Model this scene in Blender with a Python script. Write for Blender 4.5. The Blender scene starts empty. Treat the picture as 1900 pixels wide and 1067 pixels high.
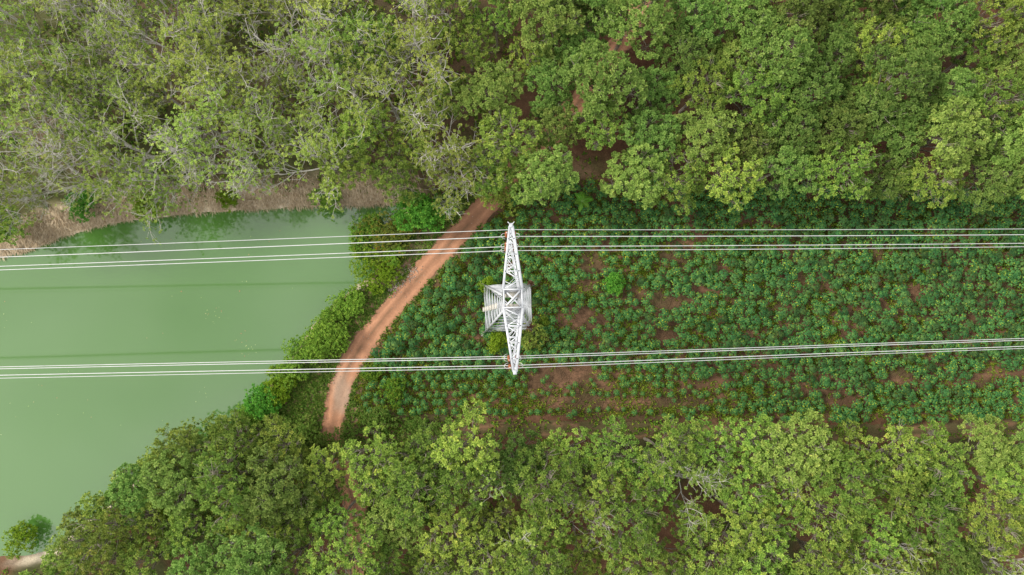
import bpy, math, random
import numpy as np
from mathutils import Vector, Matrix

random.seed(7)
RNG = np.random.default_rng(7)
SC = bpy.context.scene
COL = SC.collection

# ------------------------------------------------------------------ camera
CAM_H = 75.0                      # drone height over the field, metres
PW, PH, FPX = 1900.0, 1067.0, 1267.0
NADIR = (928.0, 599.0)            # pixel straight below the drone

def _cam_matrix():
    n = Vector(((NADIR[0]-PW/2)/FPX, -(NADIR[1]-PH/2)/FPX, -1.0)).normalized()
    zc = -n
    xc = Vector((1, 0, 0)); xc = (xc - zc*xc.dot(zc)).normalized()
    yc = zc.cross(xc)
    return Matrix((xc, yc, zc))
CAM_R = _cam_matrix()
cam = bpy.data.cameras.new('camera')
cam.sensor_width = 36.0
cam.lens = 36.0*FPX/PW
cam.clip_start = 0.5
cam.clip_end = 3000
camo = bpy.data.objects.new('camera', cam)
COL.objects.link(camo)
camo.matrix_world = Matrix.Translation((0, 0, CAM_H)) @ CAM_R.to_4x4()
SC.camera = camo

def at(px, py, z=0.0):
    """photo pixel -> point on the horizontal plane at height z"""
    v = CAM_R @ Vector(((px-PW/2)/FPX, -(py-PH/2)/FPX, -1.0))
    t = (z-CAM_H)/v.z
    return Vector((v.x*t, v.y*t, z))
def to_px(p):
    v = CAM_R.transposed() @ (Vector(p)-Vector((0, 0, CAM_H)))
    return (PW/2 - v.x/v.z*FPX, PH/2 + v.y/v.z*FPX)

# ------------------------------------------------------------------ light
SUN_AZ, SUN_EL = math.radians(168), math.radians(42)     # azimuth measured from +x, counter-clockwise
SUN_DIR = Vector((math.cos(SUN_AZ)*math.cos(SUN_EL), math.sin(SUN_AZ)*math.cos(SUN_EL), math.sin(SUN_EL)))
world = bpy.data.worlds.new('World'); SC.world = world
world.use_nodes = True
wn, wl = world.node_tree.nodes, world.node_tree.links
wn.clear()
w_out = wn.new('ShaderNodeOutputWorld'); w_bg = wn.new('ShaderNodeBackground')
w_sky = wn.new('ShaderNodeTexSky'); w_sky.sky_type = 'NISHITA'; w_sky.sun_disc = False
w_sky.sun_elevation = SUN_EL; w_sky.sun_rotation = math.pi/2 - SUN_AZ
w_sky.dust_density = 3.0
w_tc = wn.new('ShaderNodeTexCoord')
w_no = wn.new('ShaderNodeTexNoise'); w_no.inputs['Scale'].default_value = 2.3; w_no.inputs['Detail'].default_value = 5
w_ra = wn.new('ShaderNodeMapRange'); w_ra.inputs['From Min'].default_value = 0.36; w_ra.inputs['From Max'].default_value = 0.62
w_ra.inputs['To Min'].default_value = 0.88; w_ra.inputs['To Max'].default_value = 1.0
w_mx = wn.new('ShaderNodeMix'); w_mx.data_type = 'RGBA'
# bright cloud layer with soft thicker and thinner patches
w_n2 = wn.new('ShaderNodeTexNoise'); w_n2.inputs['Scale'].default_value = 3.1; w_n2.inputs['Detail'].default_value = 4
w_cl = wn.new('ShaderNodeMix'); w_cl.data_type = 'RGBA'
w_cl.inputs['A'].default_value = (7.0, 7.05, 7.0, 1); w_cl.inputs['B'].default_value = (11.5, 11.4, 11.0, 1)
w_r2 = wn.new('ShaderNodeMapRange'); w_r2.inputs['From Min'].default_value = .36; w_r2.inputs['From Max'].default_value = .64
wl.new(w_tc.outputs['Generated'], w_n2.inputs['Vector']); wl.new(w_n2.outputs['Fac'], w_r2.inputs['Value']); wl.new(w_r2.outputs['Result'], w_cl.inputs['Factor'])
wl.new(w_cl.outputs['Result'], w_mx.inputs['B'])
wl.new(w_tc.outputs['Generated'], w_no.inputs['Vector'])
wl.new(w_no.outputs['Fac'], w_ra.inputs['Value'])
wl.new(w_ra.outputs['Result'], w_mx.inputs['Factor'])
wl.new(w_sky.outputs['Color'], w_mx.inputs['A'])
wl.new(w_mx.outputs['Result'], w_bg.inputs['Color'])
wl.new(w_bg.outputs['Background'], w_out.inputs['Surface'])
w_bg.inputs['Strength'].default_value = 0.090

sun = bpy.data.lights.new('sun', 'SUN'); sun.energy = 2.6; sun.angle = math.radians(11); sun.color = (1.0, 0.94, 0.83)
suno = bpy.data.objects.new('sun', sun); COL.objects.link(suno)
suno.rotation_euler = SUN_DIR.to_track_quat('Z', 'Y').to_euler()
SC.view_settings.view_transform = 'Standard'
SC.view_settings.look = 'None'
SC.view_settings.gamma = 1.0
SC.view_settings.use_curve_mapping = False
SC.view_settings.exposure = 0.60
SC.render.engine = 'CYCLES'
SC.cycles.use_denoising = True
SC.cycles.max_bounces = 6
SC.cycles.diffuse_bounces = 3
SC.cycles.transmission_bounces = 3
SC.cycles.transparent_max_bounces = 4
SC.cycles.caustics_reflective = False
SC.cycles.caustics_refractive = False

# ------------------------------------------------------------------ helpers
def tag(o, label=None, cat=None, group=None, kind=None):
    if label: o['label'] = label
    if cat: o['category'] = cat
    if group: o['group'] = group
    if kind: o['kind'] = kind
    return o

def make_mesh(name, V, quads=None, tris=None, mat=None, smooth=False, colors=None):
    V = np.asarray(V, dtype=np.float32).reshape(-1, 3)
    me = bpy.data.meshes.new(name)
    me.vertices.add(len(V)); me.vertices.foreach_set('co', V.ravel())
    idx = []; starts = []; tot = 0
    if quads is not None and len(quads):
        q = np.asarray(quads, dtype=np.int32); idx.append(q.ravel()); starts.append(np.arange(len(q))*4); tot += q.size
    if tris is not None and len(tris):
        t = np.asarray(tris, dtype=np.int32); idx.append(t.ravel()); starts.append(np.arange(len(t))*3+tot)
    idx = np.concatenate(idx).astype(np.int32); starts = np.concatenate(starts).astype(np.int32)
    me.loops.add(len(idx)); me.loops.foreach_set('vertex_index', idx)
    me.polygons.add(len(starts)); me.polygons.foreach_set('loop_start', starts)
    if smooth: me.polygons.foreach_set('use_smooth', np.ones(len(starts), dtype=bool))
    me.update(calc_edges=True)
    if colors is not None:
        ca = me.color_attributes.new('Col', 'FLOAT_COLOR', 'POINT')
        c = np.ones((len(V), 4), dtype=np.float32); c[:, :3] = colors
        ca.data.foreach_set('color', c.ravel())
    if mat: me.materials.append(mat)
    return me

def link(name, me, parent=None, loc=None, rot=None, scale=None):
    o = bpy.data.objects.new(name, me); COL.objects.link(o)
    if parent is not None: o.parent = parent
    if loc is not None: o.location = loc
    if rot is not None: o.rotation_euler = rot
    if scale is not None: o.scale = (scale,)*3 if np.isscalar(scale) else scale
    return o
def empty(name, loc, rot=None, scale=None):
    o = link(name, None, None, loc, rot, scale)
    o.empty_display_size = 0.5
    return o

class Soup:
    """collects vertices and quads / triangles"""
    def __init__(s): s.v = []; s.q = []; s.t = []; s.n = 0
    def add(s, V, q=None, t=None):
        V = np.asarray(V, dtype=np.float32).reshape(-1, 3)
        if q is not None and len(q): s.q.append(np.asarray(q, dtype=np.int32)+s.n)
        if t is not None and len(t): s.t.append(np.asarray(t, dtype=np.int32)+s.n)
        s.v.append(V); s.n += len(V)
    def tube(s, P, R, sides=5):
        P = np.asarray(P, dtype=float); n = len(P)
        rings = []
        for i in range(n):
            d = P[min(i+1, n-1)]-P[max(i-1, 0)]; d = d/(np.linalg.norm(d)+1e-9)
            a = np.array((0, 0, 1.0)) if abs(d[2]) < .9 else np.array((1.0, 0, 0))
            u = np.cross(d, a); u /= np.linalg.norm(u); w = np.cross(d, u)
            ang = np.arange(sides)*2*math.pi/sides
            rings.append(P[i]+R[i]*(np.cos(ang)[:, None]*u+np.sin(ang)[:, None]*w))
        V = np.concatenate(rings)
        q = []
        for i in range(n-1):
            for k in range(sides):
                k2 = (k+1) % sides
                q.append((i*sides+k, i*sides+k2, (i+1)*sides+k2, (i+1)*sides+k))
        s.add(V, q)
    def box(s, c, hx, hy, hz):
        x, y, z = c
        V = [(x+a*hx, y+b*hy, z+e*hz) for e in (-1, 1) for b in (-1, 1) for a in (-1, 1)]
        s.add(V, [(0, 2, 3, 1), (4, 5, 7, 6), (0, 1, 5, 4), (2, 6, 7, 3), (0, 4, 6, 2), (1, 3, 7, 5)])
    def mesh(s, name, mat, smooth=False):
        return make_mesh(name, np.concatenate(s.v), np.concatenate(s.q) if s.q else None, np.concatenate(s.t) if s.t else None, mat, smooth)

_TAB = np.random.default_rng(3).random((256, 256))
def vnoise(x, y, sc=1.0, seed=0):
    x = np.asarray(x, dtype=float)/sc+seed*17.31; y = np.asarray(y, dtype=float)/sc+seed*7.77
    xi = np.floor(x).astype(int); yi = np.floor(y).astype(int)
    fx = x-xi; fy = y-yi; fx = fx*fx*(3-2*fx); fy = fy*fy*(3-2*fy)
    g = lambda a, b: _TAB[a & 255, b & 255]
    return (g(xi, yi)*(1-fx)+g(xi+1, yi)*fx)*(1-fy)+(g(xi, yi+1)*(1-fx)+g(xi+1, yi+1)*fx)*fy
def fbm(x, y, sc, seed=0, o=4):
    r = 0; a = .5; t = 0
    for k in range(o):
        r = r+a*vnoise(x, y, sc/2**k, seed+k*3); t += a; a *= .55
    return r/t
def sstep(a, b, x):
    t = np.clip((np.asarray(x, dtype=float)-a)/(b-a), 0, 1); return t*t*(3-2*t)
def inside(poly, x, y):
    x = np.asarray(x); y = np.asarray(y); r = np.zeros(x.shape, bool)
    n = len(poly)
    for i in range(n):
        x0, y0 = poly[i]; x1, y1 = poly[(i+1) % n]
        c = ((y0 > y) != (y1 > y)) & (x < (x1-x0)*(y-y0)/(y1-y0+1e-12)+x0)
        r ^= c
    return r
def dist_seg(pts, x, y, closed=False):
    x = np.asarray(x, dtype=float); y = np.asarray(y, dtype=float)
    d = np.full(x.shape, 1e9); n = len(pts)
    for i in range(n if closed else n-1):
        x0, y0 = pts[i]; x1, y1 = pts[(i+1) % n]
        dx, dy = x1-x0, y1-y0
        t = np.clip(((x-x0)*dx+(y-y0)*dy)/(dx*dx+dy*dy+1e-12), 0, 1)
        d = np.minimum(d, np.hypot(x-x0-t*dx, y-y0-t*dy))
    return d
def px_poly(pts, z=0.0):
    return [tuple(at(a, b, z)[:2]) for a, b in pts]
def smooth_line(pts, n=12):
    P = [np.array(p, float) for p in pts]; P = [2*P[0]-P[1]]+P+[2*P[-1]-P[-2]]
    out = []
    for i in range(1, len(P)-2):
        for k in range(n):
            t = k/n
            out.append(.5*((2*P[i])+(-P[i-1]+P[i+1])*t+(2*P[i-1]-5*P[i]+4*P[i+1]-P[i+2])*t*t+(-P[i-1]+3*P[i]-3*P[i+1]+P[i+2])*t**3))
    out.append(P[-2]); return np.array(out)

# ------------------------------------------------------------------ materials
def new_mat(name):
    m = bpy.data.materials.new(name); m.use_nodes = True
    m.node_tree.nodes.clear(); return m, m.node_tree.nodes, m.node_tree.links
def leaf_mat(name, stops, rough=.6, transl=.22, obj_var=.25, spec=.12):
    """leaf colours picked per leaf, whole plants a little lighter or darker"""
    m, n, l = new_mat(name)
    out = n.new('ShaderNodeOutputMaterial'); p = n.new('ShaderNodeBsdfPrincipled'); tr = n.new('ShaderNodeBsdfTranslucent')
    mix = n.new('ShaderNodeMixShader'); oi = n.new('ShaderNodeObjectInfo')
    ramp = n.new('ShaderNodeValToRGB'); hsv = n.new('ShaderNodeHueSaturation'); mr = n.new('ShaderNodeMapRange'); mh = n.new('ShaderNodeMapRange')
    e = ramp.color_ramp.elements
    while len(e) < len(stops): e.new(.5)
    for el, (pos, c) in zip(e, stops): el.position = pos; el.color = (*c, 1)
    at_ = n.new('ShaderNodeAttribute'); at_.attribute_name = 'tint'
    l.new(at_.outputs['Fac'], ramp.inputs['Fac'])
    l.new(oi.outputs['Random'], mr.inputs['Value'])
    mr.inputs['To Min'].default_value = 1-obj_var; mr.inputs['To Max'].default_value = 1+obj_var
    mu = n.new('ShaderNodeMath'); mu.operation = 'MULTIPLY'; mu.inputs[1].default_value = 7.31
    fr = n.new('ShaderNodeMath'); fr.operation = 'FRACT'
    l.new(oi.outputs['Random'], mu.inputs[0]); l.new(mu.outputs[0], fr.inputs[0]); l.new(fr.outputs[0], mh.inputs['Value'])
    mh.inputs['To Min'].default_value = .5-.055*obj_var; mh.inputs['To Max'].default_value = .5+.055*obj_var
    l.new(ramp.outputs['Color'], hsv.inputs['Color']); l.new(mr.outputs['Result'], hsv.inputs['Value']); l.new(mh.outputs['Result'], hsv.inputs['Hue'])
    l.new(hsv.outputs['Color'], p.inputs['Base Color']); l.new(hsv.outputs['Color'], tr.inputs['Color'])
    p.inputs['Roughness'].default_value = rough; p.inputs['Specular IOR Level'].default_value = spec
    mix.inputs['Fac'].default_value = transl
    l.new(p.outputs[0], mix.inputs[1]); l.new(tr.outputs[0], mix.inputs[2]); l.new(mix.outputs[0], out.inputs['Surface'])
    return m
def rough_mat(name, c1, c2, scale=3.0, rough=.85, bump=.3, metal=0.0, spec=.3, bdist=.02):
    m, n, l = new_mat(name)
    out = n.new('ShaderNodeOutputMaterial'); p = n.new('ShaderNodeBsdfPrincipled')
    tc = n.new('ShaderNodeTexCoord'); no = n.new('ShaderNodeTexNoise'); mx = n.new('ShaderNodeMix'); mx.data_type = 'RGBA'
    no.inputs['Scale'].default_value = scale; no.inputs['Detail'].default_value = 6; no.inputs['Roughness'].default_value = .65
    st = n.new('ShaderNodeMapRange'); st.inputs['From Min'].default_value = .3; st.inputs['From Max'].default_value = .7
    l.new(tc.outputs['Object'], no.inputs['Vector']); l.new(no.outputs['Fac'], st.inputs['Value']); l.new(st.outputs['Result'], mx.inputs['Factor'])
    mx.inputs['A'].default_value = (*c1, 1); mx.inputs['B'].default_value = (*c2, 1)
    l.new(mx.outputs['Result'], p.inputs['Base Color'])
    b = n.new('ShaderNodeBump'); b.inputs['Strength'].default_value = bump; b.inputs['Distance'].default_value = bdist
    l.new(no.outputs['Fac'], b.inputs['Height']); l.new(b.outputs['Normal'], p.inputs['Normal'])
    p.inputs['Roughness'].default_value = rough; p.inputs['Metallic'].default_value = metal; p.inputs['Specular IOR Level'].default_value = spec
    l.new(p.outputs[0], out.inputs['Surface']); return m
def earth_mat(name, lo=.55, hi=1.45, fine=9.0, lo2=.8, hi2=1.2):
    """colour attribute of the surface, broken up by fine clods and litter"""
    m, n, l = new_mat(name)
    out = n.new('ShaderNodeOutputMaterial'); p = n.new('ShaderNodeBsdfPrincipled'); at_ = n.new('ShaderNodeVertexColor'); at_.layer_name = 'Col'
    tc = n.new('ShaderNodeTexCoord')
    n1 = n.new('ShaderNodeTexNoise'); n1.inputs['Scale'].default_value = fine; n1.inputs['Detail'].default_value = 7; n1.inputs['Roughness'].default_value = .7
    n2 = n.new('ShaderNodeTexNoise'); n2.inputs['Scale'].default_value = 1.3; n2.inputs['Detail'].default_value = 5
    l.new(tc.outputs['Object'], n1.inputs['Vector']); l.new(tc.outputs['Object'], n2.inputs['Vector'])
    a = n.new('ShaderNodeMapRange'); a.inputs['From Min'].default_value = .28; a.inputs['From Max'].default_value = .72; a.inputs['To Min'].default_value = lo; a.inputs['To Max'].default_value = hi
    b = n.new('ShaderNodeMapRange'); b.inputs['From Min'].default_value = .3; b.inputs['From Max'].default_value = .7; b.inputs['To Min'].default_value = lo2; b.inputs['To Max'].default_value = hi2
    l.new(n1.outputs['Fac'], a.inputs['Value']); l.new(n2.outputs['Fac'], b.inputs['Value'])
    mu = n.new('ShaderNodeMath'); mu.operation = 'MULTIPLY'; l.new(a.outputs[0], mu.inputs[0]); l.new(b.outputs[0], mu.inputs[1])
    hs = n.new('ShaderNodeHueSaturation'); l.new(at_.outputs['Color'], hs.inputs['Color']); l.new(mu.outputs[0], hs.inputs['Value'])
    l.new(hs.outputs['Color'], p.inputs['Base Color'])
    bp = n.new('ShaderNodeBump'); bp.inputs['Strength'].default_value = .5; bp.inputs['Distance'].default_value = .06
    l.new(n1.outputs['Fac'], bp.inputs['Height']); l.new(bp.outputs['Normal'], p.inputs['Normal'])
    p.inputs['Roughness'].default_value = .95; p.inputs['Specular IOR Level'].default_value = .15
    l.new(p.outputs[0], out.inputs['Surface']); return m

M = {}
M['ground'] = earth_mat('red soil and leaf litter')
M['track'] = earth_mat('packed laterite', .84, 1.16, 7.0, .93, 1.07)
M['dense'] = leaf_mat('dense rubber leaves', [(0, (.092, .175, .032)), (.5, (.190, .305, .062)), (.93, (.32, .435, .105)), (1, (.46, .47, .10))], obj_var=.33)
M['mid'] = leaf_mat('yellow green rubber leaves', [(0, (.098, .180, .028)), (.5, (.215, .325, .054)), (.9, (.37, .47, .085)), (1, (.52, .51, .09))], obj_var=.32)
M['sparse'] = leaf_mat('thin pale rubber leaves', [(0, (.180, .270, .046)), (.5, (.285, .385, .074)), (.9, (.40, .475, .11)), (1, (.50, .49, .13))], obj_var=.28)
M['cassava'] = leaf_mat('cassava leaves', [(0, (.027, .088, .026)), (.5, (.050, .140, .040)), (.92, (.12, .23, .048)), (1, (.44, .40, .02))], transl=.25, obj_var=.4)
M['shrub'] = leaf_mat('shrub leaves', [(0, (.095, .215, .024)), (.6, (.175, .33, .036)), (1, (.30, .44, .06))], obj_var=.12)
M['bright'] = leaf_mat('bright green leaves', [(0, (.055, .22, .022)), (.6, (.105, .32, .035)), (1, (.22, .44, .05))], obj_var=.05)
M['lime'] = leaf_mat('lime green leaves', [(0, (.10, .20, .010)), (.6, (.18, .29, .015)), (1, (.30, .39, .04))], obj_var=.05)
M['olive'] = leaf_mat('olive and orange leaves', [(0, (.07, .125, .022)), (.55, (.15, .20, .03)), (.8, (.27, .27, .04)), (.93, (.30, .20, .02)), (1, (.38, .17, .02))], obj_var=.05)
M['weed'] = leaf_mat('weeds', [(0, (.060, .145, .012)), (.5, (.13, .24, .022)), (.85, (.26, .33, .035)), (1, (.24, .24, .03))], transl=.25)
M['grass'] = leaf_mat('verge grass', [(0, (.075, .155, .022)), (.6, (.125, .225, .032)), (1, (.24, .26, .07))], transl=.25)
M['litter'] = leaf_mat('dry stalks', [(0, (.13, .085, .05)), (.5, (.24, .155, .09)), (1, (.40, .30, .19))], transl=.0, rough=.8)
M['reed'] = leaf_mat('dry bank grass', [(0, (.28, .21, .13)), (.5, (.52, .42, .28)), (1, (.70, .61, .45))], transl=.1, rough=.8)
M['banana'] = leaf_mat('banana leaf', [(0, (.09, .22, .02)), (1, (.17, .33, .03))], rough=.35)
M['bark'] = rough_mat('pale bark', (.42, .40, .36), (.68, .65, .60), 2.2, .9, .3)
M['barkd'] = rough_mat('brown bark', (.20, .17, .13), (.40, .36, .30), 2.2, .9, .3)
M['stem'] = rough_mat('woody stem', (.16, .11, .06), (.26, .20, .12), 6, .85, .2)
M['dead'] = rough_mat('dead vine', (.07, .03, .018), (.16, .07, .035), 6, .9, .2)
M['steel'] = rough_mat('galvanised steel', (.47, .49, .53), (.62, .64, .68), 1.2, .5, .06, 0.15, .5)
M['plate'] = rough_mat('weathered plate', (.42, .40, .35), (.58, .56, .50), 1.5, .7, .05)
M['concrete'] = rough_mat('concrete', (.30, .28, .25), (.42, .40, .36), 4, .9, .3)
M['wire'] = rough_mat('stranded aluminium', (.48, .49, .50), (.62, .63, .64), 1.0, .5, .0, 0.1, .5)
M['porcelain'] = rough_mat('brown porcelain', (.26, .085, .035), (.36, .13, .06), 4, .3, .0, 0, .5)
M['float'] = leaf_mat('floating leaf', [(0, (.20, .33, .10)), (.6, (.36, .46, .2)), (.85, (.40, .22, .10)), (1, (.45, .12, .06))], transl=0)
M['stone'] = rough_mat('pale stone', (.34, .27, .22), (.52, .46, .40), 5, .9, .3)

# water: milky algae body colour under a clear reflecting surface
m, n, l = new_mat('green pond water')
o_ = n.new('ShaderNodeOutputMaterial'); p_ = n.new('ShaderNodeBsdfPrincipled'); tc_ = n.new('ShaderNodeTexCoord')
no_ = n.new('ShaderNodeTexNoise'); no_.inputs['Scale'].default_value = .06; no_.inputs['Detail'].default_value = 4
mx_ = n.new('ShaderNodeMix'); mx_.data_type = 'RGBA'
mx_.inputs['A'].default_value = (.054, .150, .024, 1); mx_.inputs['B'].default_value = (.068, .164, .030, 1)
l.new(tc_.outputs['Object'], no_.inputs['Vector']); l.new(no_.outputs['Fac'], mx_.inputs['Factor']); l.new(mx_.outputs['Result'], p_.inputs['Base Color'])
p_.inputs['Roughness'].default_value = .06; p_.inputs['IOR'].default_value = 2.0
wv = n.new('ShaderNodeTexNoise'); wv.inputs['Scale'].default_value = 1.6; wv.inputs['Detail'].default_value = 3
bw = n.new('ShaderNodeBump'); bw.inputs['Strength'].default_value = .02; bw.inputs['Distance'].default_value = .05
l.new(tc_.outputs['Object'], wv.inputs['Vector']); l.new(wv.outputs['Fac'], bw.inputs['Height']); l.new(bw.outputs['Normal'], p_.inputs['Normal'])
l.new(p_.outputs[0], o_.inputs['Surface']); M['water'] = m

# ------------------------------------------------------------------ terrain
WATER_Z = -1.0
NORTH_SHORE = [(-420, 560), (-200, 520), (-60, 492), (0, 479), (42, 469), (78, 455), (112, 442), (160, 425), (230, 409), (320, 398), (420, 392), (520, 386), (600, 384), (680, 382), (745, 378)]
EAST_SHORE = [(752, 392), (735, 420), (715, 470), (690, 515), (652, 533), (615, 566), (580, 605), (552, 645), (515, 695), (480, 745), (450, 785), (405, 815), (350, 830), (300, 850), (250, 890), (190, 940), (140, 985), (95, 1018), (50, 1030), (0, 1034), (-100, 1045), (-420, 1080)]
POND = px_poly(NORTH_SHORE+EAST_SHORE, WATER_Z)
NSH = px_poly(NORTH_SHORE, WATER_Z)
def pond_sd(x, y):
    d = dist_seg(POND, x, y, True); return np.where(inside(POND, x, y), -d, d)
def gz(x, y):
    x = np.asarray(x, dtype=float); y = np.asarray(y, dtype=float)
    d = pond_sd(x, y)+(fbm(x, y, 1.6, 5, 3)-.5)*.5
    up = WATER_Z+1.0*sstep(-.2, 2.1, d)
    dn = WATER_Z-np.minimum(-d*.45, 1.6)-.03
    z = np.where(d > 0, np.maximum(up, WATER_Z+.02), dn)
    rough = sstep(1.0, 4, d)
    return z+rough*((fbm(x, y, 5.0, 9, 4)-.5)*.30)
def gz1(x, y): return float(gz(np.array([x]), np.array([y]))[0])

TRACK_PX = [(1205, -60), (1172, 45), (1120, 125), (1062, 205), (1000, 275), (935, 345), (885, 400), (838, 448), (790, 500), (742, 555), (700, 605), (662, 655), (636, 705), (622, 755), (620, 810), (640, 880), (660, 960), (668, 1080), (670, 1180)]
TRACK = smooth_line(px_poly(TRACK_PX), 10)
TRACK_L = [tuple(p) for p in TRACK]
LOW_TRACK = smooth_line(px_poly([(640, 800), (800, 806), (980, 797), (1200, 800), (1400, 806), (1640, 803), (1900, 795), (2150, 790)]), 8)
LOW_L = [tuple(p) for p in LOW_TRACK]
FIELD = px_poly([(930, 345), (1010, 330), (1300, 345), (1600, 345), (1900, 345), (2200, 330), (2200, 775), (1900, 775), (1500, 778), (1200, 772), (900, 768), (690, 765), (655, 740), (668, 690), (695, 645), (735, 600), (775, 560), (820, 505), (868, 455), (905, 405)])

def terrain():
    def axis(lo, hi, step, far):
        a = list(np.arange(lo, hi+1e-6, step)); s = step
        left = []; v = lo
        while v > -far: s *= 1.35; v -= s; left.append(v)
        s = step; right = []; v = a[-1]
        while v < far: s *= 1.35; v += s; right.append(v)
        return np.array(left[::-1]+a+right)
    xs = axis(-66, 68, .33, 900); ys = axis(-42, 50, .33, 900)
    X, Y = np.meshgrid(xs, ys); x = X.ravel(); y = Y.ravel()
    z = gz(x, y)
    d = pond_sd(x, y); inf = inside(FIELD, x, y)
    dfield = dist_seg(FIELD, x, y, True)*np.where(inf, 1, -1)
    n1 = fbm(x, y, 6, 1); n2 = fbm(x, y, 1.5, 2)
    def c(*v): return np.array(v)[None, :]
    mixc = lambda a, b, t: a*(1-t[:, None])+b*t[:, None]
    floor_l = mixc(c(.120, .088, .052), c(.075, .078, .030), sstep(.4, .62, n1))
    floor_r = mixc(c(.110, .052, .030), c(.062, .040, .022), sstep(.35, .65, n1))
    tl = sstep(-16, 12, x+(n2-.5)*8)
    base = mixc(floor_l, floor_r, tl)
    south = sstep(-8, -16, y)
    base = mixc(base, mixc(c(.13, .068, .038), c(.055, .06, .022), sstep(.42, .62, n1)), south)
    soil = mixc(c(.165, .092, .055), c(.100, .060, .034), sstep(.35, .65, n2))
    soil = mixc(soil, c(.060, .058, .022), .55*sstep(.5, .66, fbm(x, y, 4, 21)))
    base = mixc(base, soil, sstep(-.8, .8, dfield+(n2-.5)*1.5))
    # verge between pond and track
    dtr = dist_seg(TRACK_L, x, y)
    ver = sstep(9, 5, dtr)*sstep(18, 14, np.abs(y-2))
    base = mixc(base, mixc(c(.22, .145, .085), c(.10, .10, .04), sstep(.38, .6, n2)), ver*sstep(.6, -.6, dfield))
    # dry bank round the water
    dn = dist_seg(NSH, x, y)
    bank = sstep(4.2, 1.2, dn+(n2-.5)*2.0)*(d > -.3)
    base = mixc(base, mixc(c(.50, .40, .28), c(.34, .25, .16), sstep(.35, .65, n2)), bank)
    base = mixc(base, c(.60, .52, .40), sstep(1.3, .4, d)*(d > -.2)*sstep(.3, .6, n1))
    base = mixc(base, c(.03, .05, .015), sstep(-.1, -.6, d))
    nx, ny = len(xs), len(ys)
    i = np.arange(nx-1)[None, :]+np.arange(ny-1)[:, None]*nx
    q = np.stack([i, i+1, i+1+nx, i+nx], -1).reshape(-1, 4)
    o = link('ground', make_mesh('ground', np.stack([x, y, z], 1), q, None, M['ground'], True, base))
    tag(o, kind='structure')
terrain()

# water sheet; the terrain rises through it at the shore
cx0, cy0 = min(p[0] for p in POND)-1, min(p[1] for p in POND)-1
cx1, cy1 = max(p[0] for p in POND)+1, max(p[1] for p in POND)+1
tag(link('pond_water', make_mesh('pond_water', [(cx0, cy0, WATER_Z), (cx1, cy0, WATER_Z), (cx1, cy1, WATER_Z), (cx0, cy1, WATER_Z)], [(0, 1, 2, 3)], None, M['water'])), kind='structure')

def ribbon(name, line, half, col_fn, nu=27, lift=.035):
    P = []; S = 0; out = []; cols = []
    pts = np.array(line)
    seg = np.hypot(*np.diff(pts, axis=0).T); s = np.concatenate([[0], np.cumsum(seg)])
    ss = np.arange(0, s[-1], .28)
    px = np.interp(ss, s, pts[:, 0]); py = np.interp(ss, s, pts[:, 1])
    tx = np.gradient(px); ty = np.gradient(py); L = np.hypot(tx, ty); tx /= L; ty /= L
    u = np.linspace(-1, 1, nu)
    wl_ = half*(1+.30*(vnoise(ss, 0*ss, 1.3, 3)-.5)+.25*(vnoise(ss, 0*ss, .5, 13)-.5)); wr_ = half*(1+.30*(vnoise(ss, 0*ss+9, 1.3, 4)-.5)+.25*(vnoise(ss, 0*ss+5, .5, 14)-.5))
    W_ = np.where(u[None, :] < 0, wl_[:, None], wr_[:, None])*u[None, :]
    X = px[:, None]-ty[:, None]*W_; Y = py[:, None]+tx[:, None]*W_
    Z = gz(X.ravel(), Y.ravel()).reshape(X.shape)+lift
    U = np.repeat(u[None, :], len(ss), 0); SS = np.repeat(ss[:, None], nu, 1)
    rut = np.exp(-((np.abs(U)-.5)/.2)**2)
    Z = Z-.05*rut*(np.abs(U) < .97)+.02; Z = np.where(np.abs(U) > .95, Z-.07, Z)
    C = col_fn(U.ravel(), SS.ravel(), X.ravel(), Y.ravel())
    n = len(ss); i = np.arange(nu-1)[None, :]+np.arange(n-1)[:, None]*nu
    q = np.stack([i, i+1, i+1+nu, i+nu], -1).reshape(-1, 4)
    o = link(name, make_mesh(name, np.stack([X, Y, Z], -1).reshape(-1, 3), q, None, M['track'], True, C)); tag(o, kind='structure')
def track_col(u, s, x, y):
    n2 = fbm(x, y, 1.2, 31); n3 = fbm(x, y, 4, 33)
    base = np.array((.44, .225, .135))[None]*(1+(n3-.5)*.25)[:, None]
    rut = np.exp(-((np.abs(u)-.45)/.16)**2)
    base = base*(.82+.24*rut)[:, None]
    mid = np.exp(-(u/.13)**2)*(.25+.45*sstep(.4, .6, n2))
    base = base*(1-mid[:, None])+np.array((.17, .105, .062))[None]*mid[:, None]
    e = sstep(.82, 1.05, np.abs(u)+(n2-.5)*.3)
    base = base*(1-e[:, None])+np.array((.20, .125, .075))[None]*e[:, None]
    g = at(636, 728); gr = sstep(2.2, .6, np.hypot((x-g.x)*1.3, (y-g.y)*.7)+(n2-.5)*1.5)*.5
    return base*(1-gr[:, None])+np.array((.36, .30, .24))[None]*gr[:, None]
def low_col(u, s, x, y):
    n2 = fbm(x, y, 1.5, 41)
    rut = np.exp(-((np.abs(u)-.55)/.25)**2)*sstep(.42, .6, n2)
    a = np.array((.085, .07, .032))[None]; b = np.array((.21, .12, .07))[None]
    return a*(1-rut[:, None])+b*rut[:, None]
ribbon('dirt_track', TRACK, 1.27, track_col)
ribbon('farm_track', LOW_TRACK, .95, low_col, 11, .03)

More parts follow.
